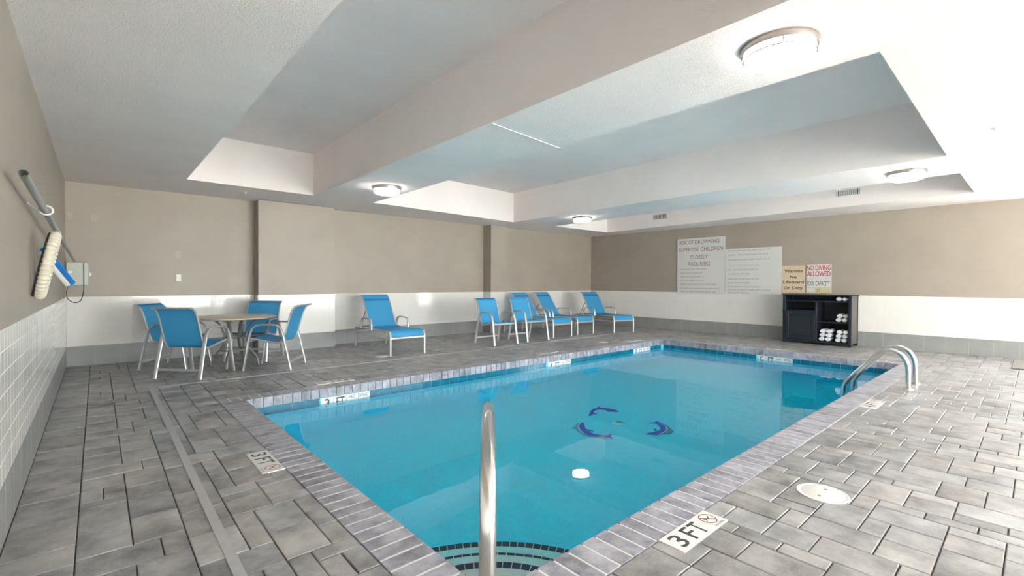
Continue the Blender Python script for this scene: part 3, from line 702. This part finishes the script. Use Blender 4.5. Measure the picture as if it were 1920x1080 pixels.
copy_tree(lg, (9.00, 7.42, 0), R(180+2.5), 'blue sling lounger in the middle, side by side with the half hidden one')
copy_tree(lg, (10.10, 7.07, 0), R(180-14), 'blue sling lounger standing alone near the corner of the end wall')
# ------------------------------------------------------------------ steel rails
b = MB(); dx, dy = 0.625, 0.780; ox, oy = 0.8375, 1.0465
prof = [(0, 0), (0, 0.25), (0, 0.48), (0.012, 0.575), (0.055, 0.665), (0.13, 0.715), (0.23, 0.744), (0.36, 0.762), (0.48, 0.752), (0.62, 0.722), (0.88, 0.665), (1.02, 0.60), (1.12, 0.46), (1.16, 0.30), (1.165, -0.1), (1.165, -0.60)]
b.tube(smooth_path([(ox+dx*s, oy+dy*s, z) for s, z in prof], 8), 0.0255, n=24)
h = tag(b.build('pool_handrail', M['steel'], None, True), 'polished steel handrail arching from the near corner over the steps', 'handrail')
b = MB(); b.lathe([(0.026, 0.03), (0.05, 0.022), (0.062, 0.006), (0.062, 0.001)], 28, ox, oy); b.build('flange', M['steel'], h, True)
t = thing('pool_ladder', 'pair of curved steel ladder rails at the far pool edge', 'ladder', (7.475, 1.03, 0))
for dx_ in (-0.235, 0.235):
    pr_ = [(0.004, -0.01), (0.006, 0.15), (0.012, 0.28), (0.055, 0.39), (0.13, 0.447), (0.21, 0.452), (0.29, 0.415), (0.42, 0.255), (0.555, 0.09), (0.625, -0.01), (0.655, -0.12), (0.66, -0.5), (0.66, -1.0)]
    b = MB(); b.tube(smooth_path([(dx_, y, z) for y, z in pr_], 6), 0.0255, n=16); r_ = b.build('rail', M['steel'], t, True)
    b = MB(); b.lathe([(0.026, 0.02), (0.046, 0.014), (0.052, 0.001)], 20, dx_, 0.005); b.build('flange', M['steel'], r_, True)
for z in (-0.38, -0.65, -0.92):
    b = MB(); b.cbox(-0.225, 0.615, z-0.012, 0.225, 0.70, z+0.012, 0.004); b.build('tread', M['white'], t)
# ------------------------------------------------------------------ ceiling lamps
def make_lamp(loc, label):
    t = thing('ceiling_lamp', label, 'lamp', loc, 0, 'round ceiling lamps')
    b = MB(); b.lathe([(0.0, 0.0), (0.212, 0.0), (0.214, -0.008), (0.207, -0.040), (0.196, -0.042), (0.19, -0.03)], 48); b.build('base_band', M['nickel'], t, True)
    b = MB(); b.lathe([(0.188, -0.036), (0.190, -0.075), (0.184, -0.092), (0.15, -0.106), (0.08, -0.114), (0, -0.117)], 48); b.build('diffuser', M['diffuser'], t, True)
    n = 48; b = MB(); b.tube([(0.195*math.cos(2*math.pi*k/n), 0.195*math.sin(2*math.pi*k/n), -0.074) for k in range(n+1)], 0.0045, n=6, cap=False); b.build('rim_ring', M['nickel'], t, True)
    for k in range(4):
        a = R(25+90*k); b = MB(); b.tube([(0.199*math.cos(a), 0.199*math.sin(a), -0.038), (0.199*math.cos(a), 0.199*math.sin(a), -0.078)], 0.005, n=6); b.build('post', M['nickel'], t, True)
    return t
lamp = make_lamp((3.12, 1.075, ZC), 'round lit ceiling lamp above the near pool edge, larger in view than the others')
copy_tree(lamp, (3.33, 6.66, ZC), 0, 'round lit ceiling lamp on the first beam above the lone lounger')
copy_tree(lamp, (7.86, 1.17, ZC), 0, 'round lit ceiling lamp on the second beam above the pool ladder')
copy_tree(lamp, (8.06, 6.76, ZC), 0, 'round lit ceiling lamp on the second beam above the paired loungers')
# ------------------------------------------------------------------ air vents in the coffer side, sprinklers
A_, B_ = Vector((10.985, 8.29)), Vector((10.38, 0.71)); dv = (B_-A_).normalized(); ang = math.atan2(dv.y, dv.x)
def vent(ya, yb, z0, z1, n, label):
    pa = A_ + dv*((ya-A_.y)/dv.y); pb = A_ + dv*((yb-A_.y)/dv.y); L = (pb-pa).length; mid = (pa+pb)/2
    t = thing('air_vent', label, 'vent', (mid.x, mid.y, (z0+z1)/2), ang, 'vents in the coffer side'); H = z1-z0; f = 0.018
    b = MB()                                       # local -Y faces the room
    b.box(-L/2, -0.012, -H/2, L/2, -0.001, -H/2+f); b.box(-L/2, -0.012, H/2-f, L/2, -0.001, H/2); b.box(-L/2, -0.012, -H/2+f, -L/2+f, -0.001, H/2-f); b.box(L/2-f, -0.012, -H/2+f, L/2, -0.001, H/2-f); b.build('frame', M['white'], t)
    b = MB(); b.box(-L/2+f, -0.003, -H/2+f, L/2-f, -0.0005, H/2-f); b.build('duct_back', M['inkblack'], t)
    for k in range(n):
        x = -L/2+f+(L-2*f)*(k+0.5)/n; b = MB(); b.box(x-0.006, -0.011, -H/2+f, x+0.006, -0.003, H/2-f); b.build('slat', M['white'], t)
vent(6.73, 6.285, 2.895, 3.045, 11, 'white louvred air vent near the back corner of the coffer')
vent(2.61, 2.205, 2.90, 3.036, 12, 'white louvred air vent above the tan lifeguard sign')
def sprinkler(x, y, z, label):
    b = MB(); b.lathe([(0.0, 0), (0.032, 0), (0.030, -0.006), (0.012, -0.010), (0.010, -0.024), (0.022, -0.027), (0.020, -0.030), (0, -0.030)], 16); tag(b.build('sprinkler_head', M['white'], None, True, (x, y, z)), label, 'sprinkler', 'ceiling sprinklers')
sprinkler(4.55, 2.25, ZT2, 'small white sprinkler inside the middle coffer')
sprinkler(6.248, 0.293, ZC, 'small white sprinkler on the low ceiling beyond the coffers')
sprinkler(1.805, 8.568, ZC, 'small white sprinkler on the low ceiling before the wide pillar')
sprinkler(1.885, 5.938, ZT2, 'small white sprinkler inside the first deep coffer')
# ------------------------------------------------------------------ end wall: signs, towel cabinet
def sign(name, yl, yr, z0, z1, mat, label, cat='sign'):
    W, H = yl-yr, z1-z0
    b = MB(); b.cbox(XR-0.022, yr, z0, XR-0.0095, yl, z1, 0.002)
    o = tag(b.build(name, mat), label, cat)
    at = lambda u, v: (XR-0.0228, yl-u*W, z1-v*H)      # u to the reader's right, v down
    return o, at
def txt(mb, s, u0, u1, v0, v1, at, bold=0.004): add_text(mb, s, u0, v1, u1, v0, at, bold)
def word_bars(mb, u0, u1, v, h, at, rg):
    """lines too small to read: word-length strokes"""
    u = u0
    while u < u1-0.01:
        l_ = min(rg.uniform(0.035, 0.12), u1-u); add_quad(mb, u, v+h/2, u+l_, v-h/2, at); u += l_+0.014
rg = random.Random(5)
s, at = sign('pool_rules_sign', 6.48, 5.205, 0.985, 2.437, M['signwhite'], 'tall white sign headed RISK OF DROWNING on the end wall')
b = MB()
txt(b, 'RISK OF DROWNING', 0.05, 0.885, 0.035, 0.105, at); txt(b, 'SUPERVISE CHILDREN', 0.03, 0.96, 0.165, 0.235, at)
txt(b, 'CLOSELY', 0.28, 0.66, 0.305, 0.378, at); txt(b, 'POOL RISKS', 0.25, 0.70, 0.425, 0.498, at); b.build('lettering', M['inkmaroon'], s, kind='stuff')
b = MB()
for v, u1 in ((0.555, 0.65), (0.625, 0.54), (0.69, 0.55), (0.76, 0.58), (0.83, 0.85), (0.90, 0.90), (0.96, 0.83)): word_bars(b, 0.07, u1, v, 0.020, at, rg)
b.build('fine_print', M['inkgrey'], s, kind='stuff')
s, at = sign('pool_rules_sign', 5.195, 3.915, 1.0, 2.112, M['signwhite'], 'wide white sign of faint small print beside the tall one')
b = MB(); txt(b, '3. Do not swallow the pool water', 0.05, 0.62, 0.345, 0.405, at, 0.0)
for v, u0, u1 in ((0.045, 0.05, 0.82), (0.14, 0.05, 0.77), (0.245, 0.05, 0.80), (0.465, 0.05, 0.60), (0.555, 0.05, 0.47), (0.665, 0.05, 0.62), (0.75, 0.05, 0.48), (0.835, 0.05, 0.66), (0.905, 0.05, 0.82), (0.965, 0.05, 0.46)): word_bars(b, u0, u1, v, 0.026, at, rg)
b.build('fine_print', M['inkgrey'], s, kind='stuff')
s, at = sign('lifeguard_sign', 3.905, 3.44, 1.056, 1.665, M['signtan'], 'tan sign reading Warning No Lifeguard On Duty')
b = MB(); txt(b, 'Warning', 0.10, 0.90, 0.14, 0.285, at, 0.02); txt(b, 'No', 0.34, 0.64, 0.36, 0.47, at, 0.02); txt(b, 'Lifeguard', 0.05, 0.94, 0.545, 0.69, at, 0.02); txt(b, 'On Duty', 0.08, 0.90, 0.765, 0.90, at, 0.02); b.build('lettering', M['inkdark'], s, kind='stuff')
s, at = sign('no_diving_sign', 3.42, 2.95, 1.352, 1.675, M['signwhite'], 'white sign with red letters NO DIVING ALLOWED')
b = MB(); txt(b, 'NO DIVING', 0.03, 0.97, 0.05, 0.38, at, 0.015); txt(b, 'ALLOWED', 0.03, 0.97, 0.43, 0.78, at, 0.02); b.build('lettering', M['inkred'], s, kind='stuff')
b = MB(); word_bars(b, 0.03, 0.36, 0.90, 0.05, at, rg); word_bars(b, 0.72, 0.82, 0.90, 0.05, at, rg); b.build('fine_print', M['inkgrey'], s, kind='stuff')
s, at = sign('pool_capacity_sign', 3.42, 2.95, 1.056, 1.346, M['signwhite'], 'white POOL CAPACITY sign with a yellowed corner')
b = MB(); txt(b, 'POOL CAPACITY', 0.03, 0.95, 0.10, 0.44, at, 0.010); txt(b, '25', 0.42, 0.58, 0.66, 0.90, at, 0.0); b.build('lettering', M['inkblack'], s, kind='stuff')
b = MB(); word_bars(b, 0.05, 0.34, 0.60, 0.05, at, rg); word_bars(b, 0.05, 0.34, 0.93, 0.05, at, rg); b.build('fine_print', M['inkgrey'], s, kind='stuff')
at2 = lambda u, v: (XR-0.0224, 3.42-u*0.47, 1.346-v*0.29)
b = MB(); add_quad(b, 0.34, 0.99, 0.98, 0.55, at2); b.build('yellow_patch', M['signyellow'], s)
# cabinet: local X runs along the front to the reader's right, local -Y is the front
CWD, CDP, CHT = 1.235, 0.535, 1.035
cab = thing('towel_cabinet', 'dark navy cabinet with open towel shelves and one door under the signs', 'cabinet', (11.13, (3.705+2.470)/2, 0), R(-90))
def cp(name, mat, *boxes, parent=None, c=0.003):
    b = MB()
    for q in boxes: b.cbox(*q, c)
    return b.build(name, mat, parent or cab)
w2 = CWD/2; dvx = w2-0.595-0.02                       # divider between door column and shelves
cp('top', M['cabinet'], (-w2-0.012, -0.012, CHT-0.022, w2+0.012, CDP, CHT))
cp('side_panel', M['cabinet'], (-w2, 0.035, 0.05, -w2+0.02, CDP-0.02, CHT-0.022)); cp('side_panel', M['cabside'], (w2-0.028, 0.04, 0.05, w2-0.008, CDP-0.055, CHT-0.022))
cp('back_panel', M['cabinet'], (-w2+0.02, CDP-0.02, 0.05, w2-0.02, CDP-0.005, CHT-0.022))
for x0, x1, y0, y1 in ((-w2, -w2+0.05, 0, 0.05), (w2-0.05, w2, 0, 0.05), (-w2, -w2+0.05, CDP-0.055, CDP-0.005), (w2-0.05, w2, CDP-0.055, CDP-0.005)): cp('leg', M['cabinet'], (x0, y0, 0, x1, y1, CHT-0.022))
sh1 = 0.915
cp('shelf', M['cabinet'], (-w2+0.05, 0.004, sh1-0.03, w2-0.05, CDP-0.02, sh1))
cp('bottom_shelf', M['cabinet'], (-w2+0.05, 0.006, 0.035, w2-0.05, CDP-0.02, 0.085))
cp('divider', M['cabinet'], (dvx-0.015, 0.006, 0.085, dvx+0.02, CDP-0.02, sh1-0.03))
cp('shelf', M['cabinet'], (dvx+0.02, 0.008, 0.465, w2-0.05, CDP-0.02, 0.49))
dr = cp('door', M['cabinet'], (-w2+0.052, -0.004, 0.09, -w2+0.115, 0.018, 0.695), (dvx-0.085, -0.004, 0.09, dvx-0.017, 0.018, 0.695), (-w2+0.115, -0.004, 0.09, dvx-0.085, 0.018, 0.16), (-w2+0.115, -0.004, 0.615, dvx-0.085, 0.018, 0.695), (-w2+0.115, 0.006, 0.16, dvx-0.085, 0.016, 0.615))
b = MB(); b.cbox(-w2+0.135, 0.002, 0.18, dvx-0.105, 0.007, 0.595, 0.003); b.build('door_panel', M['cabinet'], dr)
b = MB(); b.cbox(-0.012, -0.02, -0.006, 0.012, -0.004, 0.006, 0.003); o = b.build('knob', M['nickel'], dr); o.location = (-w2+0.155, 0, 0.655)
b = MB(); b.cbox(-w2-0.012, 0.008, 0.62, -w2+0.0, 0.04, 0.70, 0.003); b.build('door_hinge', M['nickel'], cab)
cp('drawer_floor', M['cabinet'], (-w2+0.05, 0.02, 0.697, dvx-0.015, CDP-0.02, 0.712))
# rolled towels: axis along local Y (front to back)
def towel_mesh(r, L):
    b = MB(); n = 60; pts = []
    for k in range(n+1):
        a = 2*math.pi*2.6*k/n; q = r*(0.22+0.78*k/n); pts.append((q*math.cos(a), q*math.sin(a)))
    b.lathe([(0.0, 0.0), (r*0.55, 0.0), (r*0.9, 0.004), (r, 0.016), (r*1.01, L/2), (r, L-0.016), (r*0.9, L-0.004), (0.0, L)], 18)
    me_v = [(x, z, y) for x, y, z in b.v]; b.v = me_v
    s_ = MB(); s_.tube([(x*0.93, -0.0015, z*0.93) for x, z in pts], 0.0035, 0.003, 5)
    return b, s_
tb, ts = towel_mesh(0.047, 0.30); tme = tb.mesh('towel', M['towel'], True); tse = ts.mesh('roll_edge', M['towel'], True)
def towel(x, z, d, label, sx=1.0):
    o = bpy.data.objects.new('towel', tme); C.objects.link(o)
    wx_, wy_ = 11.13 + d, (3.705+2.470)/2 - x
    o.location = (wx_, wy_, z); o.rotation_euler = (0, 0, R(-90)); o.scale = (sx, 1, 0.86)
    tag(o, label, 'towel', 'rolled white towels in the cabinet'); e_ = place(tse, 'roll_edge', o)
r_ = 0.041
rows = ['bottom', 'middle', 'top']
xa = dvx+0.02+0.075
for g_, x0 in ((0, xa), (1, xa+0.285)):
    for row in range(3):
        for k in range(2):
            towel(x0+0.108*k+0.012*row, 0.0855+r_+0.0815*row, 0.05, 'white towel roll, %s row, %s, %s bottom-shelf stack' % (rows[row], ('door end', 'wall end')[k], ('stack beside door', 'stack away from door')[g_]))
xb = w2-0.05-0.16
for row in range(2):
    for k in range(2):
        towel(xb+0.104*k-0.02*(1-row), 0.4905+r_+0.0815*row, 0.06, 'rolled white towel, %s row %s on the middle shelf' % (rows[row] if row == 0 else 'upper', ('toward the door', 'away from the door')[k]))
for k in range(2): towel(xb-0.015+0.104*k, sh1+r_-0.0005, 0.06, 'rolled white towel under the cabinet top, %s' % ('on the door side', 'at the open end')[k])
# ------------------------------------------------------------------ left wall: pole, hose, brush, box
b = MB(); b.box(XL+0.0005, 4.90, 1.14, XL+0.010, 8.25, 1.615); tag(b.build('backing_board', M['paint']), 'wall-coloured backing board behind the hose and brush', 'board')
P0, P1_ = Vector((-0.277, 3.42, 1.803)), Vector((-0.237, 8.878, 1.539))
t = thing('telescopic_pole', 'long grey telescopic pool pole slanting along the left wall', 'pole', P0); d_ = P1_-P0
def hollow(a, c, r0, r1):
    bb = MB(); bb.tube([a, c], r0, n=18, cap=False); bb.tube([c, a], r1, n=18, cap=False)
    return bb
b = hollow(Vector((0, 0, 0)), d_*0.45, 0.0195, 0.0165); b.tube([d_*0.02, d_*0.03], 0.0163, n=14); b.build('outer_tube', M['pole'], t, True)
b = MB(); b.tube([d_*0.44, d_], 0.0155, n=14); b.build('inner_tube', M['pole'], t, True)
b = MB(); b.tube([d_*0.435, d_*0.455], 0.023, n=14); b.build('locking_collar', M['pole'], t, True)
q = P0 + d_*0.21
t = thing('pole_hook', 'cream ring hook holding the grey pole on the left wall', 'hook', q)
b = MB(); n = 28; b.tube([(0.034*math.cos(2*math.pi*k/n)+0.008, 0.008*math.sin(2*math.pi*k/n), 0.032*math.sin(2*math.pi*k/n)) for k in range(n+1)], 0.0055, n=8, cap=False); b.build('ring', M['white'], t, True)
b = MB(); b.tube(smooth_path([(-0.024, 0, -0.008), (-0.045, -0.03, 0.0), (XL-q.x+0.001, -0.10, 0.03)], 5), 0.005, n=8); b.build('stem', M['white'], t, True)
# hose coil leaning on the wall
ctr = Vector((-0.262, 4.70, 1.372)); up_ = Vector((0.085, 0.0, 0.44)).normalized(); n = 132
b = MB(); Rm, rm = 0.215, 0.029; nrm = up_.cross(Vector((0, 1, 0))).normalized(); vs = []; fs = []; K = 10
for k in range(n):
    a = 2*math.pi*k/n; cdir = Vector((0, 0.58, 0))*math.cos(a)+up_*math.sin(a); rr = rm+0.0035*(1 if k % 3 == 0 else -0.5)
    for j in range(K):
        f = 2*math.pi*j/K; vs.append(ctr + cdir*Rm + Vector((0, math.cos(a), 0))*(rr*math.cos(f)) + up_*(math.sin(a)*rr*math.cos(f)) + nrm*(rr*math.sin(f)))
for k in range(n):
    for j in range(K): fs.append((k*K+j, k*K+(j+1) % K, ((k+1) % n)*K+(j+1) % K, ((k+1) % n)*K+j))
b.add(vs, fs)
hose = tag(b.build('hose_coil', M['cream'], None, True), 'ribbed cream vacuum hose coil leaning out from the left wall', 'hose')
sgn = 1 if nrm.x < 0 else -1
b = MB(); b.tube([ctr + (Vector((0, 0.58, 0))*math.cos(2*math.pi*k/48)+up_*math.sin(2*math.pi*k/48))*(Rm+0.012) + nrm*(sgn*(rm+0.004)) for k in range(49)], 0.007, n=6, cap=False); b.build('black_cord', M['black'], hose, True)
a0, a1 = Vector((-0.298, 4.96, 1.500)), Vector((-0.160, 5.45, 1.238)); ax_ = (a1-a0)
t = thing('pool_brush', 'blue and white pool brush head slanting behind the cream hose', 'brush', a0)
sd = ax_.cross(Vector((1, 0, 0.3))).normalized()
b = MB(); b.tube(smooth_path([Vector((0, 0, 0)), ax_*0.06, ax_*0.5, ax_*0.94, ax_], 5), 0.013, 0.024, 12, tuple(sd)); b.build('brush_back', M['bluebrush'], t, True)
wd = Vector((-0.020, -0.010, -0.024))
b = MB(); b.tube([ax_*0.04+wd, ax_*0.96+wd], 0.010, 0.018, 10, tuple(sd)); b.build('bristles', M['white'], t, True)
b = MB(); mp_ = ax_*0.5; b.tube([mp_, mp_+Vector((-0.05, 0.0, 0.0))], 0.012, n=10); b.tube([mp_+Vector((-0.05, 0, 0)), mp_+Vector((XL-a0.x-mp_.x+0.0115, 0.0, 0.03))], 0.006, n=8); b.build('handle_socket', M['white'], t, True)
t = thing('control_box', 'grey plastic control box with round knobs in the left corner', 'box', (-0.215, YB, 1.19))
b = MB(); b.cbox(-0.125, -0.175, 0, 0.125, -0.0005, 0.345, 0.012); b.build('case', M['greybox'], t)
b = MB(); b.cbox(-0.118, -0.19, 0.008, 0.118, -0.173, 0.337, 0.008); b.build('cover', M['greybox'], t)
b = MB(); b.lathe([(0, 0.03), (0.026, 0.03), (0.032, 0.022), (0.032, 0.0)], 20); b.v = [(x-0.075, -z-0.188, y+0.20) for x, y, z in b.v]; b.build('knob', M['white'], t, True)
b = MB(); b.lathe([(0, 0.03), (0.026, 0.03), (0.032, 0.022), (0.032, 0.0)], 20); b.v = [(z+0.124, y-0.09, x+0.165) for x, y, z in b.v]; b.build('knob', M['white'], t, True)
cb = smooth_path([(-0.098, -0.165, 0.004), (-0.115, -0.16, -0.09), (-0.10, -0.16, -0.19), (-0.03, -0.16, -0.245), (0.035, -0.165, -0.215), (0.066, -0.18, -0.08), (0.070, -0.196, 0.06), (0.070, -0.197, 0.33)], 7)
b = MB(); b.tube(cb, 0.0055, n=8); b.build('cable', M['black'], t, True)
# wall plates on the back wall
def plate(x, z, w_, h_, mat, label, dep=0.010, sw=True):
    b = MB(); b.cbox(-w_/2, -dep, -h_/2, w_/2, -0.0005, h_/2, 0.003)
    o = tag(b.build('wall_plate', mat, None, False, (x, YB, z)), label, 'wall plate')
    s_ = MB(); s_.cbox(-0.014, -dep-0.004, -0.022, 0.014, -dep+0.001, 0.022, 0.002); s_.build('insert', mat, o)
plate(-0.300, 2.205, 0.066, 0.11, M['plate'], 'painted blank plate high on the back wall closest to the corner')
plate(-0.030, 2.20, 0.078, 0.11, M['plate'], 'painted blank plate high on the back wall, second from the corner')
plate(1.00, 1.703, 0.085, 0.12, M['plate'], 'painted blank plate directly above the white outlet')
plate(1.003, 1.317, 0.070, 0.115, M['white'], 'small white outlet plate above the tiles behind the table', 0.03)
